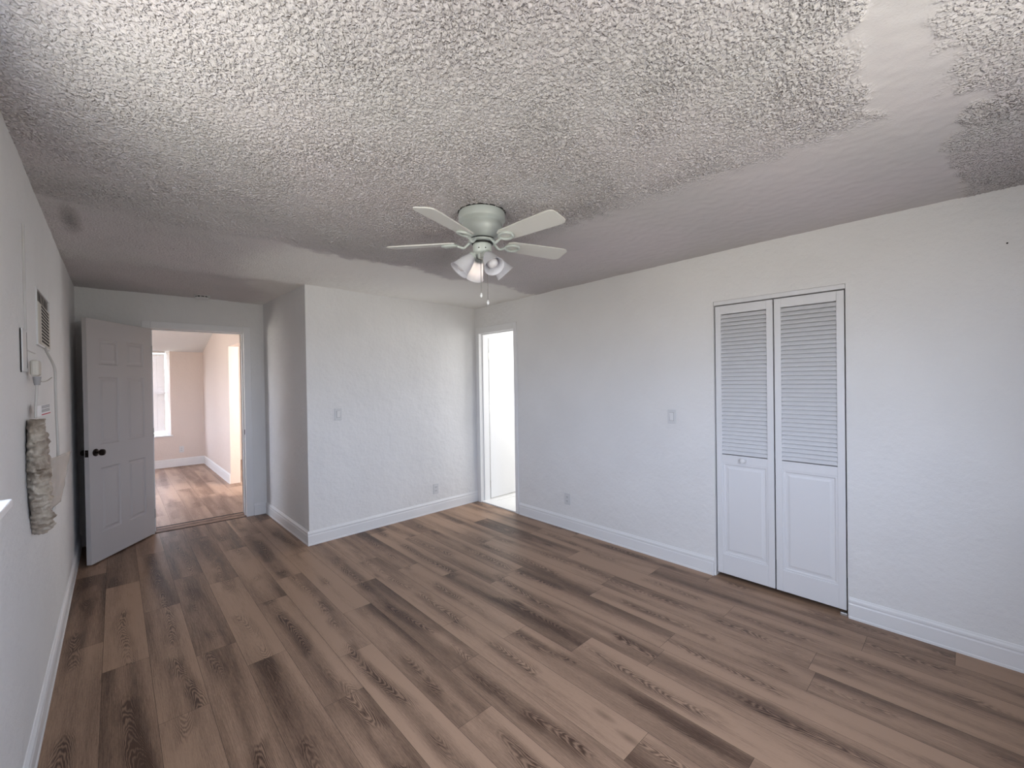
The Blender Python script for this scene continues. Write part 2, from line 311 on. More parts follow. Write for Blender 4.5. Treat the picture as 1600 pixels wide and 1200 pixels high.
# ceiling as real popcorn relief
def ceil_z(x, y):
    return 2.441-(.012+.007*x)*np.clip((y-1)/3.2, 0, 1)+.012*np.clip((y-4.2)/1.4, 0, 1)
def make_ceiling():
    st_ = .0048; xs = np.arange(-.36, 3.40, st_); ys = np.arange(-.74, 5.80, st_); X, Y = np.meshgrid(xs, ys)
    rng = np.random.default_rng(3); fx = np.fft.fftfreq(len(xs), st_)[None, :]; fy = np.fft.fftfreq(len(ys), st_)[:, None]; fr = np.hypot(fx, fy)
    def band(lo, hi, ax=1, ay=1):
        f = np.hypot(fx*ax, fy*ay); w = np.exp(-(f/hi)**2)*(1-np.exp(-(f/lo)**2)); n = np.fft.ifft2(np.fft.fft2(rng.standard_normal(X.shape))*w).real; return n/n.std()
    pop = band(38, 78); low = band(.6, 3.0); edge = band(3, 14); rip = band(4, 16)
    h = np.clip(pop+.35, 0, 2.2)                                  # blobs over a flat ground
    e = edge*.013+low*.014
    def sm(v, w=.03): return 1/(1+np.exp(-np.clip(v/w, -30, 30)))
    Xe, Ye = X+e, Y+np.roll(e, 37, 0)
    # popcorn amount
    a = np.ones_like(X)
    a *= sm(3.10+.05*np.sin(X*6.5)-Ye, .03)                                         # scraped far band
    strip = sm(Xe-2.06)*sm(Ye-.035, .01)*sm(3.4-Y, .2)            # repaired strip along the right wall
    a *= 1-strip*np.clip(1.05-.55*sm(Y-2.35, .3)-0*X, 0, 1)*(1-.65*sm(.0-Y, .01))
    a *= 1-sm(Xe-1.30, .02)*sm(Ye-.035, .008)*sm(.20-Ye, .008)     # gap strip
    a *= 1-sm(Xe-2.10, .01)*sm(2.23-Xe, .01)*sm(Ye+.09, .01)*sm(.04-Y, .01)
    a = np.maximum(a, .80*sm(Y-3.1)*sm(1.0-X, .3)*(.4+.6*sm(4.6-Y, .4))+.10*sm(Y-4.2))
    a = np.clip(a*(1+.12*low), 0, 1.3)
    fade = .75+.25*sm(2.6-Y, .5)
    # the far part of the popcorn is flattened by old paint
    Z = ceil_z(X, Y)-a*(.0028*h*fade+.0035)-.0005*rip-.0022*low*sm(Y-2.2, .4)
    vo = np.stack([X, Y, Z], -1).reshape(-1, 3).astype('f'); ny, nx = X.shape
    idx = np.arange(nx*ny).reshape(ny, nx); q = np.stack([idx[:-1, :-1], idx[1:, :-1], idx[1:, 1:], idx[:-1, 1:]], -1).reshape(-1, 4)
    me = bpy.data.meshes.new('ceiling'); me.vertices.add(len(vo)); me.vertices.foreach_set('co', vo.ravel())
    me.loops.add(q.size); me.loops.foreach_set('vertex_index', q.ravel().astype('i')); me.polygons.add(len(q))
    me.polygons.foreach_set('loop_start', np.arange(0, q.size, 4, dtype='i')); me.polygons.foreach_set('loop_total', np.full(len(q), 4, dtype='i'))
    me.polygons.foreach_set('use_smooth', np.ones(len(q), dtype=bool)); me.update(calc_edges=True)
    ap_ = me.attributes.new('fresh_patch', 'FLOAT', 'POINT'); ap_.data.foreach_set('value', (sm(Ye-3.10-.05*np.sin(X*6.5), .012)*(.10+.08*sm(Y-4.4, .3)+.86*sm(Xe+.25*np.sin(Y*2.1)-.95, .06))).astype('f').ravel())
    at_ = me.attributes.new('texture_amount', 'FLOAT', 'POINT'); at_.data.foreach_set('value', (a*(.55+.45*fade)).astype('f').ravel())
    o = link('ceiling', me, M['ceiling']); tag(o, 'popcorn textured ceiling with smooth patched strips', 'ceiling', kind='structure')
    bm = mbox(-.5, 3.5, -.85, 5.83, 2.49, 2.56); tag(obj('ceiling_slab', bm, M['plain_ceiling']), 'slab above the popcorn ceiling', 'ceiling', kind='structure')
make_ceiling()

# plank floors
def planks(name, x0, x1, y0, y1, z, seam, w, joints, m, Lp=1.27, seed=1, label='', tones=None):
    rnd = random.Random(seed); bm = bmesh.new(); uvl = bm.loops.layers.uv.new('UVMap'); cl = bm.loops.layers.float_color.new('plank')
    k0 = math.floor((x0-seam)/w); k1 = math.ceil((x1-seam)/w); last = None
    for k in range(k0, k1):
        a, b_ = max(x0, seam+k*w), min(x1, seam+(k+1)*w)
        if b_-a < 1e-4: continue
        j = joints.get(k)
        if j is None: j = (last or 0)+rnd.choice([.31, .47, .62, .79, -.35])
        last = j
        n0 = math.floor((y0-j)/Lp); y = j+n0*Lp
        while y < y1:
            c, d = max(y, y0), min(y+Lp, y1)
            tone = rnd.choice([.08, .25, .42, .6, .78, .98]); r2 = rnd.random(); g = .0006; off = rnd.uniform(0, 50)
            vs = [bm.verts.new(p) for p in ((a+g, c+g, z), (b_-g, c+g, z), (b_-g, d-g, z), (a+g, d-g, z))]
            f = bm.faces.new(vs)
            for l in f.loops:
                co = l.vert.co; l[uvl].uv = (co.y-y+off, co.x-(seam+k*w)); l[cl] = (tone, r2, 0, 1)
            y += Lp
    box(bm, x0, x1, y0, y1, z-.05, z-.0012, mi=1)
    o = obj(name, bm, [m, M['dark']]); tag(o, label, 'floor', kind='structure'); return o
planks('floor', -.36, 3.44, -.72, 5.70, 0, .495, .189, {-3: 3.10, 0: 2.63, 1: 2.04, 2: 2.35, 3: 2.78, 4: 3.11, 5: 2.2, 9: 1.18, 11: .565, 12: 1.05}, M['wood'], label='brown vinyl plank floor of the main room')

# ------------------------------------------------------------ baseboards
sweep('baseboard_left', [P_LB, P_LF], BASE, M['trim'], 'white baseboard along the left wall')
sweep('baseboard_far_alcove', [(1.150, 5.600), P_AC], BASE, M['trim'], 'short white baseboard beside the entry door casing')
def cut_mitre(): pass
sweep('baseboard_alcove_side', [P_AC, P_CC, (P_CC[0]+.0001, P_CC[1])][:2], BASE, M['trim'], 'white baseboard on the alcove side wall')
sweep('baseboard_far', [(P_CC[0]-.016, P_CC[1]), (P_RC[0], P_RC[1])], BASE, M['trim'], 'white baseboard under the far wall outlet')
sweep('baseboard_right', [(3.3090, 3.44), (3.3105, 1.318)], BASE, M['trim'], 'white baseboard on the right wall between bathroom doorway and closet')
sweep('baseboard_right_near', [(3.3110, .508), P_RB], BASE, M['trim'], 'white baseboard on the right wall right of the closet')

# ------------------------------------------------------------ door casings
def casing(name, A, B, u0, u1, zt, w, th, jd, m, label, wl=None, hw=None, proud=.014, z0=0):
    """U-shaped casing on wall A->B around opening u0..u1, with jamb lining jd deep"""
    mw = frame(A, B); bm = bmesh.new(); wl = w if wl is None else wl; hw = hw or w
    box(bm, u0-wl, u0, -proud, 0, z0, zt+hw, .002); box(bm, u1, u1+w, -proud, 0, z0, zt+hw, .002); box(bm, u0, u1, -proud, 0, zt, zt+hw, .002)
    bmesh.ops.transform(bm, matrix=mw, verts=bm.verts); o = tag(obj(name, bm, m), label, 'door trim', kind='structure')
    bm = bmesh.new(); t = .018
    box(bm, u0-t, u0, -.004, jd+.004, z0, zt+t); box(bm, u1, u1+t, -.004, jd+.004, z0, zt+t); box(bm, u0, u1, -.004, jd+.004, zt, zt+t)
    bmesh.ops.transform(bm, matrix=mw, verts=bm.verts); j = obj('door_jamb', bm, m, o)
    bm = bmesh.new(); s0, s1 = jd*.30, jd*.30+.035
    box(bm, u0, u0+.011, s0, s1, z0, zt, .002); box(bm, u1-.011, u1, s0, s1, z0, zt, .002); box(bm, u0+.011, u1-.011, s0, s1, zt-.011, zt, .002)
    bmesh.ops.transform(bm, matrix=mw, verts=bm.verts); obj('door_stop', bm, m, o)
    return o, mw
t1, mwD = casing('trim_1', P_LF, P_AC, du0, du1, 2.088, .068, .07, .22, M['trim'], 'white casing around the entry doorway')
bm = mbox(du1-.0015, du1+.001, .018, .048, .93, .99, .0005); box(bm, du1-.003, du1, .012, .020, .935, .985, .0005); bmesh.ops.transform(bm, matrix=mwD, verts=bm.verts)
tag(obj('strike_plate', bm, M['bronze'], t1), 'dark strike plate')
t2, mwR = casing('trim_2', P_RC, P_RB, ry(4.118), ry(3.497), 2.085, .047, .07, .13, M['trim'], 'white casing around the bathroom doorway', wl=.055, hw=.075)
# closet opening: track strip at the head
bm = bmesh.new(); box(bm, ry(1.306), ry(.515), .004, .05, 2.042, 2.0715, .002); bmesh.ops.transform(bm, matrix=frame(P_RC, P_RB), verts=bm.verts)
tag(obj('trim_3', bm, M['closet']), 'painted bifold track strip at the head of the closet', 'door trim', kind='structure')
# threshold
bm = mbox(du0-.02, du1+.02, -.010, .235, -.02, -.0005); bmesh.ops.transform(bm, matrix=mwD, verts=bm.verts); bmesh.ops.translate(bm, verts=bm.verts, vec=(0, 0, .0016)); tag(obj('trim_6', bm, M['dark']), 'dark strip for the gap and painted edge shading of the entry threshold', 'threshold', kind='structure')  # dark strip also paints the shade under the threshold's front edge
bm = bmesh.new(); box(bm, du0, du1, .008, .105, -.01, .004, .003); box(bm, du0, du1, .128, .200, -.02, .002, .003)
bmesh.ops.transform(bm, matrix=mwD, verts=bm.verts); tag(obj('trim_4', bm, M['sill_wood']), 'brown wooden threshold under the entry doorway', 'threshold', kind='structure')
bm = bmesh.new(); box(bm, ry(4.118), ry(3.497), -.004, .135, -.01, .014, .004); bmesh.ops.transform(bm, matrix=mwR, verts=bm.verts)
tag(obj('trim_5', bm, M['tile']), 'pale stone threshold under the bathroom doorway', 'threshold', kind='structure')

# ------------------------------------------------------------ panelled door leaf
def leaf_mesh(w, h, th, panels, depth=.007, mo=.022):
    """slab with panels sunk into both faces: (x0,x1,z0,z1)"""
    bm = bmesh.new(); xs = sorted({0, w, *[p[0] for p in panels], *[p[1] for p in panels]}); zs = sorted({0, h, *[p[2] for p in panels], *[p[3] for p in panels]})
    for side, y in ((0, 0), (1, th)):
        sg = 1 if side == 0 else -1; vs = {}
        def V(a, c):
            if (a, c) not in vs: vs[(a, c)] = bm.verts.new((a, y, c))
            return vs[(a, c)]
        for a, b_ in zip(xs, xs[1:]):
            for c, d in zip(zs, zs[1:]):
                hit = any(p[0] <= a and b_ <= p[1] and p[2] <= c and d <= p[3] for p in panels)
                if hit:
                    lv = [(0, 0), (mo*.35, depth), (mo, depth), (mo*1.8, depth*.15)]
                    prev = [V(a, c), V(b_, c), V(b_, d), V(a, d)]
                    for ins, dp in lv[1:]:
                        cur = [bm.verts.new(q) for q in ((a+ins, y+sg*dp, c+ins), (b_-ins, y+sg*dp, c+ins), (b_-ins, y+sg*dp, d-ins), (a+ins, y+sg*dp, d-ins))]
                        for i in range(4): bm.faces.new((prev[i], prev[(i+1) % 4], cur[(i+1) % 4], cur[i]))
                        prev = cur
                    bm.faces.new(prev)
                else: bm.faces.new((V(a, c), V(b_, c), V(b_, d), V(a, d)))
    def q(*p): bm.faces.new([bm.verts.new(v) for v in p])
    q((0, 0, 0), (0, th, 0), (0, th, h), (0, 0, h)); q((w, 0, 0), (w, th, 0), (w, th, h), (w, 0, h)); q((0, 0, 0), (w, 0, 0), (w, th, 0), (0, th, 0)); q((0, 0, h), (w, 0, h), (w, th, h), (0, th, h))
    bmesh.ops.remove_doubles(bm, verts=bm.verts, dist=1e-5); return bm
def knob(parent, x, y, z, sgn, m, name='door_handle', r=.027):
    mw = Matrix.Translation((x, y, z)) @ Matrix.Rotation(PI/2*sgn, 4, 'X')
    bm = bmesh.new()
    lathe(bm, [(.001, 0), (.031, 0), (.032, .004), (.027, .008), (.012, .010), (.0105, .028), (.015, .034), (r, .043), (r*1.03, .052), (r*.93, .062), (r*.6, .068), (.001, .070)], 32, mw, cap=False)
    return obj(name, bm, m, parent, smooth=True)
H_ = (.277, 5.622); E_ = (-.165, 5.000); DW = length(H_, E_)
mw = frame(H_, E_, .012)              # local x hinge->latch edge; body on the left of that direction
six = []
st_, mu = .115, .10; cw = (DW-2*st_-mu)/2
for c0 in (st_, st_+cw+mu):
    six += [(c0, c0+cw, .235, .79), (c0, c0+cw, .99, 1.57), (c0, c0+cw, 1.68, 1.90)]
# local Y (left of hinge->edge) points towards the room side; the slab is pushed to the wall side
bm = leaf_mesh(DW, 2.066, .035, six, depth=.008)
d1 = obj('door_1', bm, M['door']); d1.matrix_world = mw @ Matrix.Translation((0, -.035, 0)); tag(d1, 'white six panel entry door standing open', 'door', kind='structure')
k1 = knob(d1, DW-.065, .035, .932, -1, M['bronze']); tag(k1, 'dark bronze round knob')
k2 = knob(d1, DW-.065, 0, .932, 1, M['bronze']); tag(k2, 'dark bronze round knob')
bm = mbox(DW-.0008, DW+.0015, .005, .030, .902, .962, .0005); box(bm, DW, DW+.010, .010, .025, .922, .942, .003); tag(obj('latch_plate', bm, M['bronze'], d1), 'dark latch plate')
for hz in (.2, 1.02, 1.85):
    bm = bmesh.new(); lathe(bm, [(.006, hz-.045), (.006, hz+.045)], 12, Matrix.Translation((-.004, .036, 0))); obj('hinge', bm, M['steel'], d1, smooth=True)

# bathroom door
bx0 = 3.452
bm = leaf_mesh(.60, 2.03, .035, [], 0)
d2 = obj('door_2', bm, M['door']); d2.matrix_world = Matrix.Translation((bx0+.022, 4.135, .018)) ; tag(d2, 'flat white bathroom door swung open into the bathroom', 'door', kind='structure')
d2.data.materials[0] = M['trim']
for hz in (.18, 1.13, 1.80):
    bm = mbox(-.016, .0, .004, .0065, hz-.045, hz+.045, .0005); lathe(bm, [(.006, hz-.045), (.006, hz+.045)], 12, Matrix.Translation((-.012, -.003, 0)))
    tag(obj('hinge', bm, M['steel'], d2, smooth=True), 'steel butt hinge')
k3 = knob(d2, .54, 0, .94, 1, M['steel'])

# ------------------------------------------------------------ bifold closet door
d3 = empty('door_3', Matrix.Translation((3.325, .912, .03))); tag(d3, 'white louvered bifold closet door', 'closet door', kind='structure')
def bifold(w, name, y_hi, knob_u=None):
    """local: x along wall from y_hi downward, y into the closet"""
    mwp = Matrix.Translation((0, y_hi-.912, 0)) @ Matrix.Rotation(-PI/2, 4, 'Z')
    # local x -> -y world, local y -> +x world
    h = 2.005; sw = .040; bm = bmesh.new(); th = .026
    box(bm, 0, sw, 0, th, 0, h, .002); box(bm, w-sw, w, 0, th, 0, h, .002)
    box(bm, sw, w-sw, .001, th-.001, h-.062, h, .0015); box(bm, sw, w-sw, .001, th-.001, .835, .895, .0015); box(bm, sw, w-sw, .001, th-.001, 0, .145, .0015)
    p = obj(name, bm, M['closet'], d3); p.matrix_local = mwp
    bm = bmesh.new(); n = 36; z0, z1 = .900, h-.066; pit = (z1-z0)/n
    for i in range(n):
        zc = z0+pit*(i+.5)
        box(bm, sw-.002, w-sw+.002, -.017, .017, -.0028, .0028, .0012, mw=Matrix.Translation((0, th/2, zc)) @ Matrix.Rotation(math.radians(49), 4, 'X'))
    l = obj('louvers', bm, M['closet'], p)
    bm = leaf_mesh(w-2*sw, .690, .012, [(.012, w-2*sw-.012, .012, .678)], .005, .018)
    bmesh.ops.translate(bm, verts=bm.verts, vec=(sw, .006, .145)); obj('raised_panel', bm, M['closet'], p)
    if knob_u:
        bm = bmesh.new(); lathe(bm, [(.001, 0), (.010, 0), (.008, .010), (.018, .019), (.020, .026), (.014, .033), (.001, .035)], 28, Matrix.Translation((knob_u, .001, .866)) @ Matrix.Rotation(PI/2, 4, 'X'), cap=False)
        tag(obj('knob', bm, M['white'], p, smooth=True), 'small round white knob')
    return p
bifold(.384, 'door_panel', 1.300, .190)
bifold(.386, 'door_panel', .908)
bm = mbox(-.018, .006, -.395, -.36, -.030, -.012, .002); tag(obj('pivot_bracket', bm, M['steel'], d3), 'steel floor pivot bracket')
# closet interior
bm = bmesh.new(); box(bm, 3.44, 3.95, .28, .30, 0, 2.45); box(bm, 3.44, 3.95, 1.50, 1.52, 0, 2.45); box(bm, 3.95, 3.97, .28, 1.52, 0, 2.45); box(bm, 3.44, 3.97, .28, 1.52, 2.45, 2.47)
tag(obj('wall_closet', bm, M['wall']), 'inside walls of the closet', 'wall', kind='structure')
bm = mbox(3.44, 3.97, .28, 1.52, -.05, -.001); tag(obj('floor_closet', bm, M['dark']), 'dark closet floor', 'floor', kind='structure')

# ------------------------------------------------------------ switches and outlets
def wall_plate(kind, mwp, label, cat, group=None):
    e = empty('light_switch' if kind == 's' else 'electrical_outlet', mwp); tag(e, label, cat, group)
    bm = mbox(-.036, .036, -.006, 0, -.058, .058, .0025); obj('cover_plate', bm, M['plate'], e)
    if kind == 's':
        bm = mbox(-.0175, .0175, -.0068, -.004, -.034, .034, .0006); tag(obj('switch_surround', bm, M['greyink'], e), 'grey shadow gap frame')
        bm = mbox(-.0155, .0155, -.0105, -.004, -.032, .032, .0018); bmesh.ops.rotate(bm, verts=bm.verts, cent=(0, -.006, 0), matrix=Matrix.Rotation(.07, 3, 'X')); obj('rocker', bm, M['white'], e)
    else:
        for zc in (-.020, .020):
            bm = mbox(-.0165, .0165, -.0085, -.004, zc-.014, zc+.014, .003); r_ = obj('receptacle', bm, M['plate'], e)
            bm = mbox(-.008, -.0055, -.0090, -.007, zc-.003, zc+.007); box(bm, .0055, .008, -.0090, -.007, zc-.003, zc+.007); box(bm, -.002, .002, -.0090, -.007, zc-.010, zc-.006); obj('slots', bm, M['dark'], r_)
    return e
def on_wall(A, B, u, z): return frame(A, B) @ Matrix.Translation((u, 0, z))
wall_plate('s', on_wall(P_CC, P_RC, 1.583-1.2976, 1.200), 'white rocker light switch on the far wall near the alcove corner', 'light switch')
wall_plate('s', on_wall(P_RC, P_RB, ry(1.642), 1.190), 'white rocker light switch on the right wall beside the closet', 'light switch')
wall_plate('o', on_wall(P_CC, P_RC, 2.693-1.2976, .268), 'white outlet low on the far wall above its baseboard', 'outlet')
wall_plate('o', on_wall(P_RC, P_RB, ry(2.748), .305), 'white outlet low on the right wall between doorway and closet', 'outlet')
# nail in right wall
bm = bmesh.new(); lathe(bm, [(.004, 0), (.004, .002), (.0015, .002), (.0015, .006)], 10, Matrix.Translation((3.3115, -.141, 2.159)) @ Matrix.Rotation(-PI/2, 4, 'Y'))
tag(obj('nail', bm, M['dark']), 'tiny dark nail high on the right wall', 'nail')

# ------------------------------------------------------------ smoke detector
zc = float(ceil_z(.68, 5.44)); e = empty('smoke_detector', Matrix.Translation((.68, 5.44, zc))); tag(e, 'round white smoke detector on the alcove ceiling', 'smoke detector')
bm = bmesh.new(); lathe(bm, [(.001, 0), (.070, 0), (.070, -.008), (.060, -.010), (.001, -.010)], 40, cap=False); obj('mounting_ring', bm, M['plate'], e, smooth=True)
bm = bmesh.new(); lathe(bm, [(.055, -.010), (.055, -.020)], 40); obj('vent_gap', bm, M['dark'], e)
for i in range(10):
    a = 2*PI*i/10; bm = mbox(.050, .0575, -.004, .004, -.021, -.009, mw=Matrix.Rotation(a, 4, 'Z')); obj('vent_rib', bm, M['plate'], e)
bm = bmesh.new(); lathe(bm, [(.001, -.020), (.059, -.020), (.059, -.026), (.050, -.036), (.030, -.040), (.001, -.041)], 40, cap=False); obj('cover', bm, M['plate'], e, smooth=True)

# ------------------------------------------------------------ ceiling fan
FX, FY = 1.50, 1.83; FZ = float(ceil_z(FX, FY))-.002
fan = empty('ceiling_fan', Matrix.Translation((FX, FY, FZ))); tag(fan, 'white hugger ceiling fan with five blades and four glass shades', 'ceiling fan')
bm = bmesh.new(); lathe(bm, [(.124, .002), (.132, .002), (.132, -.006), (.124, -.006)], 56, closed=True); obj('gasket', bm, M['blackrub'], fan, smooth=True)
bm = bmesh.new(); lathe(bm, [(.05, -.003), (.126, -.003), (.126, -.012), (.129, -.014), (.129, -.046), (.126, -.051), (.114, -.056), (.109, -.062), (.109, -.068), (.113, -.076), (.113, -.094), (.107, -.113), (.095, -.128), (.078, -.140), (.062, -.148), (.02, -.148)], 56, cap=False); obj('motor_housing', bm, M['fan'], fan, smooth=True)
bm = bmesh.new(); lathe(bm, [(.066, -.147), (.068, -.152), (.066, -.157)], 40); obj('housing_gap', bm, M['blackrub'], fan, smooth=True)
bm = bmesh.new(); lathe(bm, [(.060, -.156), (.076, -.157), (.076, -.166), (.060, -.168)], 40); obj('flywheel', bm, M['fan'], fan, smooth=True)
bm = bmesh.new(); lathe(bm, [(.058, -.167), (.060, -.171), (.058, -.176)], 40); obj('hub_gap', bm, M['blackrub'], fan, smooth=True)
bm = bmesh.new(); lathe(bm, [(.02, -.174), (.048, -.175), (.052, -.180), (.052, -.220), (.046, -.228), (.030, -.234), (.026, -.250), (.014, -.256), (.001, -.257)], 40, cap=False); obj('switch_housing', bm, M['fan'], fan, smooth=True)
for a in (-110, -150):
    bm = bmesh.new(); lathe(bm, [(.0035, 0), (.0035, .003)], 8, Matrix.Rotation(math.radians(a), 4, 'Z') @ Matrix.Translation((.0515, 0, -.208)) @ Matrix.Rotation(PI/2, 4, 'Y')); obj('screw', bm, M['blackrub'], fan)
def blade(a):
    R_ = Matrix.Rotation(math.radians(a), 4, 'Z')
    # outline in local x (radial), y (width), rounded tip, clipped root
    pts = [(.150, -.036), (.175, -.050), (.30, -.056), (.50, -.063), (.522, -.060), (.536, -.048), (.540, -.030), (.540, .030), (.536, .048), (.522, .060), (.50, .063), (.30, .056), (.175, .050), (.150, .036)]
    bm = bmesh.new(); f = bm.faces.new([bm.verts.new((x, y, 0)) for x, y in pts]); r = bmesh.ops.extrude_face_region(bm, geom=[f]); bmesh.ops.translate(bm, vec=(0, 0, .006), verts=[v for v in r['geom'] if isinstance(v, bmesh.types.BMVert)])
    bmesh.ops.transform(bm, matrix=R_ @ Matrix.Translation((0, 0, -.168)) @ Matrix.Rotation(math.radians(-12), 4, 'X'), verts=bm.verts)
    bl = obj('fan_blade', bm, M['blade'], fan)
    # blade iron: arm curving out plus an open loop under the blade root
    bm = bmesh.new(); T = Matrix.Translation((0, 0, -.168)) @ Matrix.Rotation(math.radians(-12), 4, 'X')
    tube(bm, [(.068, 0, -.160), (.085, 0, -.176), (.105, 0, -.190), (.125, 0, -.184), (.145, 0, -.176)], .0075, 10, 5)
    loop = []
    for i in range(13):
        t = 2*PI*i/12; loop.append(T @ Vector((.185-.042*math.cos(t), .028*math.sin(t)*(1.0+.25*(1-math.cos(t))/2), -.006)))
    tube(bm, loop, .0075, 10, 3)
    for sx_ in ((.195, -.026), (.195, .026), (.228, 0)):
        q = T @ Vector((sx_[0], sx_[1], -.007)); lathe(bm, [(.006, -.001), (.006, .004)], 10, Matrix.Translation(q))
    bmesh.ops.transform(bm, matrix=R_, verts=bm.verts); obj('blade_bracket', bm, M['fan'], fan, smooth=True)
for k in range(5): blade(-15+72*k)
cam_az = math.degrees(math.atan2(-FY, -FX))   # azimuth from the fan to the viewer's corner
def shade(a, lit=False, tilt=48):
    """a: azimuth of the arm in degrees, shade axis points out and down by tilt"""
    t = math.radians(tilt); R_ = Matrix.Rotation(math.radians(a), 4, 'Z')
    ax = Vector((math.cos(t), 0, -math.sin(t))); o_ = Vector((.046, 0, -.232))
    bm = bmesh.new(); tube(bm, [(.015, 0, -.222), (.032, 0, -.226), o_, o_+ax*.016], .011, 12, 4)
    q = ax.to_track_quat('Z', 'X').to_matrix().to_4x4(); Mx = Matrix.Translation(o_+ax*.008) @ q
    lathe(bm, [(.001, 0), (.022, 0), (.024, .006), (.024, .022), (.021, .024), (.001, .024)], 28, Mx, cap=False)
    bmesh.ops.transform(bm, matrix=R_, verts=bm.verts); ar = obj('lamp_arm', bm, M['fan'], fan, smooth=True)
    bm = bmesh.new(); prof = [(.023, .012), (.026, .022), (.032, .036), (.038, .055), (.043, .080), (.050, .108), (.056, .122)]
    inner = [(r-.0022, z) for r, z in prof][::-1]; lathe(bm, prof+[(.0570, .1235)]+inner, 44, R_ @ Mx, closed=True); sh = obj('glass_shade', bm, M['shade'], fan, smooth='all')
    bm = bmesh.new(); lathe(bm, [(.012, .020), (.014, .040), (.020, .055), (.029, .075), (.030, .088), (.026, .102), (.015, .112), (.001, .115)], 28, R_ @ Mx, cap=False)
    bb = obj('light_bulb', bm, M['bulb_lit'] if lit else M['bulb'], fan, smooth='all')
AW = 50.7
shade(AW+90+15); shade(AW-90-62); shade(AW-75); shade(AW+22, True)
for dx_, dy_, L_, in ((-.030, -.022, .215), (-.005, -.048, .255)):
    pz = -.235; bm = bmesh.new(); tube(bm, [(dx_, dy_, pz), (dx_, dy_, pz-L_)], .0017, 6, 1)
    n = int(L_/.006)
    ch = obj('pull_chain', bm, M['chain'], fan); bm = bmesh.new()
    lathe(bm, [(.001, 0), (.004, -.004), (.0075, -.014), (.0075, -.019), (.004, -.026), (.001, -.028)], 16, Matrix.Translation((dx_, dy_, pz-L_)), cap=False); obj('chain_pull', bm, M['white'], ch, smooth=True)

# ------------------------------------------------------------ left wall: patch panel, air conditioner, cords
WX = -.2635
bm = mbox(WX-.002, WX+.006, 2.607, 2.895, 1.655, 2.165, .003); wp = tag(obj('wall_patch', bm, M['wall']), 'raised white painted patch board left of the air conditioner', 'wall patch')
bm = mbox(WX-.001, WX+.0065, 2.603, 2.612, 1.655, 2.165, .001); tag(obj('edge_shade_strip', bm, M['edge_shade'], wp), 'grey strip painted as the shaded board edge')  # grey strip paints the edge shading of the patch board
ac = empty('air_conditioner', Matrix.Translation((WX, 3.18, 1.70))); tag(ac, 'small through-wall air conditioner with dark slanted grille slots', 'air conditioner')
bm = bmesh.new(); box(bm, -.01, .009, -.258, -.248, 0, .270, .002); box(bm, -.01, .009, .248, .258, 0, .270, .002); box(bm, -.01, .009, -.248, .248, 0, .014, .002); box(bm, -.01, .009, -.248, .248, .261, .270, .002); obj('sleeve_frame', bm, M['plate'], ac)
bm = mbox(-.01, .002, -.248, .248, .014, .261); obj('sleeve_back', bm, M['acdirt'], ac)
bm = mbox(0, .011, -.235, .235, .008, .205, .003); fr = obj('front_grille', bm, M['cream'], ac)
bm = bmesh.new()
for i in range(11):
    zz = .025+i*.0166
    box(bm, .0095, .0118, -.13, .17, -.0048, .0048, mw=Matrix.Translation((0, 0, zz+.0)) @ Matrix.Rotation(-.02, 4, 'X'))
tag(obj('grille_slots', bm, M['dark'], fr), 'dark grille slots')
bm = bmesh.new(); tube(bm, [(.008, .02, .01), (.016, .00, -.02), (.045, -.06, -.10), (.048, -.075, -.19), (.049, -.08, -.32), (.052, -.08, -.52), (.045, -.09, -.70), (.035, -.12, -.80)], .0055, 10, 6)
tag(obj('drain_tube', bm, M['cord'], ac, smooth=True), 'grey tube hanging down')
ol = empty('electrical_outlet', Matrix.Translation((WX, 2.55, 1.65)) @ Matrix.Rotation(PI/2, 4, 'Z')); tag(ol, 'surface mounted outlet box below the air conditioner patch board', 'outlet')
bm = mbox(-.060, .060, -.007, .0, -.085, .085, .002); obj('outlet_box', bm, M['plate'], ol)
bm = mbox(-.0620, -.0600, -.003, .0, -.088, .082); tag(obj('edge_gap', bm, M['dark'], ol), 'dark gap along the box edge')
bm = mbox(.040, .045, -.0076, -.002, -.070, .075); tag(obj('cover_gap', bm, M['dark'], ol), 'dark gap in the box cover')
pc = empty('power_cord', Matrix.Translation((WX, 2.66, 1.60))); tag(pc, 'grey power cord with bulky plug and white warning tag', 'power cord')
bm = bmesh.new(); box(bm, .010, .036, -.036, .044, -.050, .016, .008); pl_ = obj('plug', bm, M['cream'], pc)
bm = bmesh.new(); lathe(bm, [(.013, 0), (.009, -.035)], 14, Matrix.Translation((.026, .005, -.053))); obj('strain_relief', bm, M['greyink'], pl_, smooth=True)
bm = bmesh.new(); tube(bm, [(.026, .005, -.08), (.024, .0, -.13), (.022, -.01, -.18), (.022, -.02, -.225)], .0045, 10, 5); obj('cord', bm, M['cord'], pc, smooth=True)
bm = bmesh.new(); tube(bm, [(.030, .04, -.055), (.028, .12, -.072), (.034, .26, -.068), (.04, .40, -.05)], .0025, 8, 5); obj('thin_wire', bm, M['cord'], pc, smooth=True)
A_ = Vector((.024, -.005, -.222)); B_ = Vector((.052, .130, -.214)); dirv = (B_-A_); hh = Vector((0, 0, .050)); nn = dirv.cross(hh).normalized()
def strip(bm, s0, s1, z0, z1, off):
    vs = []
    for s, z in ((s0, z0), (s1, z0), (s1, z1), (s0, z1)): vs.append(A_+dirv*s+Vector((0, 0, z)))
    a = [bm.verts.new(v+nn*off) for v in vs]; b_ = [bm.verts.new(v-nn*off) for v in vs]
    bm.faces.new(a); bm.faces.new(b_[::-1])
    for i in range(4): bm.faces.new((a[i], a[(i+1) % 4], b_[(i+1) % 4], b_[i]))
bm = bmesh.new(); strip(bm, 0, 1, 0, .046, .0004); tg = obj('warning_tag', bm, M['tag'], pc); tag(tg, 'white tag with grey text block and red edge')
bm = bmesh.new()
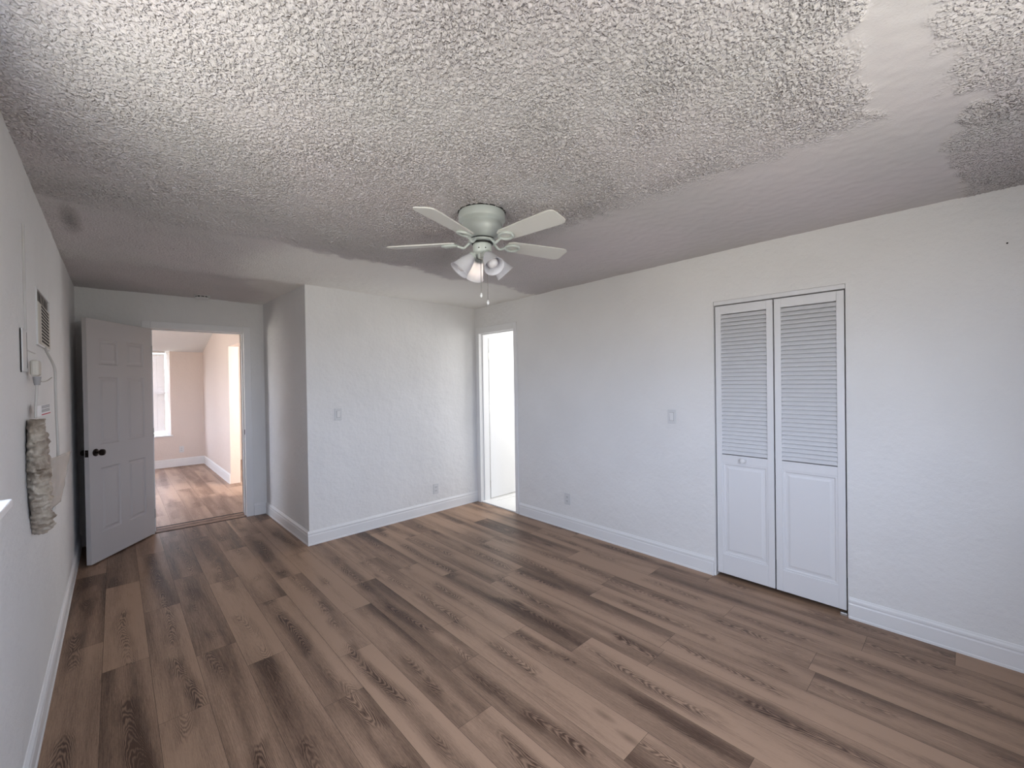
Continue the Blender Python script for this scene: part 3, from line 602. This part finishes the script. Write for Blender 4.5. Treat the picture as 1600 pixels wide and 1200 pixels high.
for zz in (.014, .0185, .023, .030, .0345, .039): strip(bm, .34, .95, zz, zz+.003, .0008)
obj('printed_lines', bm, M['greyink'], tg); bm = bmesh.new(); strip(bm, .34, 1.0, .002, .006, .0009); obj('red_stripe', bm, M['redink'], tg)
# crumpled wrapped bundle
wb = empty('plastic_wrapped_cord_bundle', Matrix.Translation((WX, 2.62, .88))); tag(wb, 'crumpled cream plastic bag of coiled cord hanging on the left wall', 'cord bundle')
bm = bmesh.new(); nr, ns = 110, 56; rings = []
for i in range(nr):
    t = i/(nr-1); z = .49*(1-t)                       # top to bottom
    cy = -.005+.085*t**1.3; wy = .062+.044*math.sin(PI*min(1, t*1.1))-.035*max(0, t-.75)*3; dx_ = .024+.010*math.sin(PI*t)+.010*(t > .8)
    if t < .03: wy *= .6+t*13
    if t > .95: wy *= 1-(t-.95)*11; dx_ *= 1-(t-.95)*8
    ring = []
    for k in range(ns):
        a = 2*PI*k/ns; w_ = noise.noise(Vector((math.cos(a)*1.3, math.sin(a)*1.3, z*60)))*.55+noise.noise(Vector((math.cos(a)*3+9, math.sin(a)*3, z*120)))*.3
        f = 1+.50*w_; ring.append(bm.verts.new((max(.0, .026+dx_*math.cos(a)*f+.006*w_), cy+wy*math.sin(a)*f, z+.006*noise.noise(Vector((math.cos(a)*2, math.sin(a)*2, z*30+5))))))
    rings.append(ring)
for A, B in zip(rings, rings[1:]):
    for k in range(ns): bm.faces.new((A[k], A[(k+1) % ns], B[(k+1) % ns], B[k]))
bm.faces.new(rings[0][::-1]); bm.faces.new(rings[-1]); obj('crumpled_bag', bm, M['wrap'], wb, smooth='all')
bm = bmesh.new(); nu, nv = 26, 30; g = []
for j in range(nv):
    t = j/(nv-1); z = .305-.225*t; row = []
    for i in range(nu):
        s = i/(nu-1); wr = .005*noise.noise(Vector((s*4, t*5, 3))); row.append(bm.verts.new((.035+.066*s*(1-.45*t)+wr, .04+.34*s*(1-.28*t)+wr, z+.006*s+.004*noise.noise(Vector((s*3, t*2, 1))))))
    g.append(row)
for j in range(nv-1):
    for i in range(nu-1): bm.faces.new((g[j][i], g[j][i+1], g[j+1][i+1], g[j+1][i]))
fl_ = obj('loose_flap', bm, M['film'], wb, smooth='all'); tag(fl_, 'thin translucent plastic flap'); mo = fl_.modifiers.new('s', 'SOLIDIFY'); mo.thickness = .0006

# ------------------------------------------------------------ windows of the main room (out of frame, their daylight is not)
def window(name, mwp, w, h, depth, label, sill=.05, blind=False):
    """local: x along, y outwards, z up from the sill; opening 0..w, 0..h"""
    e = empty(name, mwp); tag(e, label, 'window', kind='structure')
    bm = bmesh.new(); y0, y1 = depth*.45, depth*.45+.05; t = .045
    box(bm, 0, t, y0, y1, 0, h, .003); box(bm, w-t, w, y0, y1, 0, h, .003); box(bm, t, w-t, y0, y1, 0, t, .003); box(bm, t, w-t, y0, y1, h-t, h, .003); box(bm, t, w-t, y0, y1, h/2-.02, h/2+.02, .003)
    f = obj('window_frame', bm, M['trim'], e)
    bm = mbox(t, w-t, (y0+y1)/2-.002, (y0+y1)/2+.002, t, h-t); obj('pane', bm, M['glass'], f)
    bm = mbox(-.03, w+.03, -sill, y0, -.025, 0, .004); obj('window_sill', bm, M['trim'], e)
    return e
window('window_1', frame((LX0+.001, .72), (LX0+.004, 1.78)) @ Matrix.Translation((0, 0, 1.192)), 1.06, 1.005, .16, 'white window in the left wall with its sill tip in view', sill=.05)
for c in bpy.data.objects['window_1'].children:
    if c.name.startswith('window_sill'):
        for v in c.data.vertices:
            if v.co.x > 1: v.co.x += .015
window('window_2', frame((1.7, -.62), (.4, -.62)) @ Matrix.Translation((0, 0, .922)), 1.3, 1.255, .16, 'white window in the back wall')

# ------------------------------------------------------------ next room beyond the entry door
NY = 10.09
wall('wall_next_room_far', (-1.25, NY), (1.27, NY), .16, [(-.36+1.25, .75+1.25, .585, 2.155)], z1=3.2, m='warm_wall', label='warm white end wall of the next room', ext=(.1, .3))
wall('wall_next_room_right', (1.255, NY), (1.285, 5.80), .13, [(NY-7.67, NY-6.75, -.06, 2.085)], z1=3.4, m='warm_wall', label='right wall of the next room with an opening')
wall('wall_next_room_left', (-1.25, 5.80), (-1.25, NY), .13, [(1.1, 2.1, .95, 2.05)], z1=3.4, m='warm_wall', label='left wall of the next room')
wall('wall_next_room_near', (1.285, 5.822), (-1.25, 5.97), .02, [(.205, 1.01, -.06, 2.088)], z1=3.4, m='warm_wall', label='near wall of the next room around the doorway')
# sloped ceiling
bm = bmesh.new(); A, B = (2.155, 10.2), (2.78, 7.7)
vs = [(-1.4, 10.2, 2.11), (1.42, 10.2, 2.11), (1.42, 5.8, 3.19), (-1.4, 5.8, 3.19)]
lo = [bm.verts.new(v) for v in vs]; hi = [bm.verts.new((v[0], v[1], v[2]+.08)) for v in vs]; bm.faces.new(lo); bm.faces.new(hi[::-1])
for i in range(4): bm.faces.new((lo[i], lo[(i+1) % 4], hi[(i+1) % 4], hi[i]))
tag(obj('ceiling_next_room', bm, M['plain_ceiling']), 'sloped white ceiling of the next room', 'ceiling', kind='structure')
planks('floor_next_room', -1.4, 1.42, 5.86, 10.2, -.008, .43, .189, {}, M['wood2'], seed=5, label='lighter brown plank floor of the next room')
planks('floor_side_room', 1.42, 4.2, 5.8, 10.2, -.008, .43, .189, {}, M['wood2'], seed=8, label='plank floor of the room beside the next room')
sweep('baseboard_next_room_far', [(-1.25, NY), (1.255, NY)], [(a, b_*1.15) for a, b_ in BASE], M['trim'], 'white baseboard under the next room window', z=-.008)
sweep('baseboard_next_room_right', [(1.255, NY), (1.270, 7.67)], [(a, b_*1.15) for a, b_ in BASE], M['trim'], 'white baseboard on the right wall of the next room', z=-.008)
wall_plate('o', on_wall((-1.25, NY), (1.27, NY), .902+1.25, .305), 'white outlet on the next room end wall right of its window', 'outlet')
window('window_3', frame((-.36, NY), (.75, NY)) @ Matrix.Translation((0, 0, .587)), 1.11, 1.566, .13, 'white framed window at the end of the next room', sill=.03)
wb_ = empty('window_blind', Matrix.Translation((-.315, NY+.02, .64))); tag(wb_, 'white horizontal slat blind hanging in the next room window', 'window blind')
bm = mbox(0, 1.0, -.012, .012, 1.465, 1.495, .003); obj('headrail', bm, M['blind'], wb_)
bm = bmesh.new()
for i in range(54): box(bm, .005, .995, -.0143, .0143, -.0006, .0006, mw=Matrix.Translation((0, 0, .045+i*.0262)) @ Matrix.Rotation(math.radians(66), 4, 'X'))
obj('slats', bm, M['blind'], wb_)
bm = mbox(0, 1.0, -.010, .010, .015, .030, .003); obj('bottom_rail', bm, M['blind'], wb_)
bm = bmesh.new()
for x in (.12, .5, .88): tube(bm, [(x, -.014, .02), (x, -.014, 1.48)], .0012, 6, 1)
obj('ladder_cords', bm, M['blind'], wb_)
# side room shell
wall('wall_side_room_far', (1.41, 10.0), (4.2, 10.0), .1, z1=2.6, m='warm_wall', label='far wall of the side room')
wall('wall_side_room_right', (4.1, 10.0), (4.1, 5.8), .1, z1=2.6, m='warm_wall', label='right wall of the side room')
wall('wall_side_room_near', (4.2, 5.9), (1.41, 5.9), .1, z1=2.6, m='warm_wall', label='near wall of the side room')
bm = mbox(1.41, 4.25, 5.75, 10.15, 2.5, 2.58); tag(obj('ceiling_side_room', bm, M['plain_ceiling']), 'ceiling of the side room', 'ceiling', kind='structure')

# ------------------------------------------------------------ bathroom beyond the right doorway
wall('wall_bathroom_far', (3.44, 4.75), (5.1, 4.75), .1, m='tile', label='white far wall of the bathroom')
wall('wall_bathroom_right', (5.1, 4.75), (5.1, 2.6), .1, m='tile', label='white right wall of the bathroom')
wall('wall_bathroom_near', (5.1, 2.6), (3.44, 2.6), .1, m='tile', label='white near wall of the bathroom')
bm = mbox(3.40, 5.2, 2.5, 4.85, 2.40, 2.47); tag(obj('ceiling_bathroom', bm, M['plain_ceiling']), 'white ceiling of the bathroom', 'ceiling', kind='structure')
bm = bmesh.new(); box(bm, 3.44, 5.2, 2.5, 4.85, -.05, -.001, mi=1)
for i in range(6):
    for j in range(8):
        x0 = 3.442+i*.305; y0 = 2.5+j*.305; box(bm, x0+.002, x0+.303, y0+.002, y0+.303, -.004, .004, .001)
tag(obj('floor_bathroom', bm, [M['tile'], M['greyink']]), 'white square tiled bathroom floor', 'floor', kind='structure')
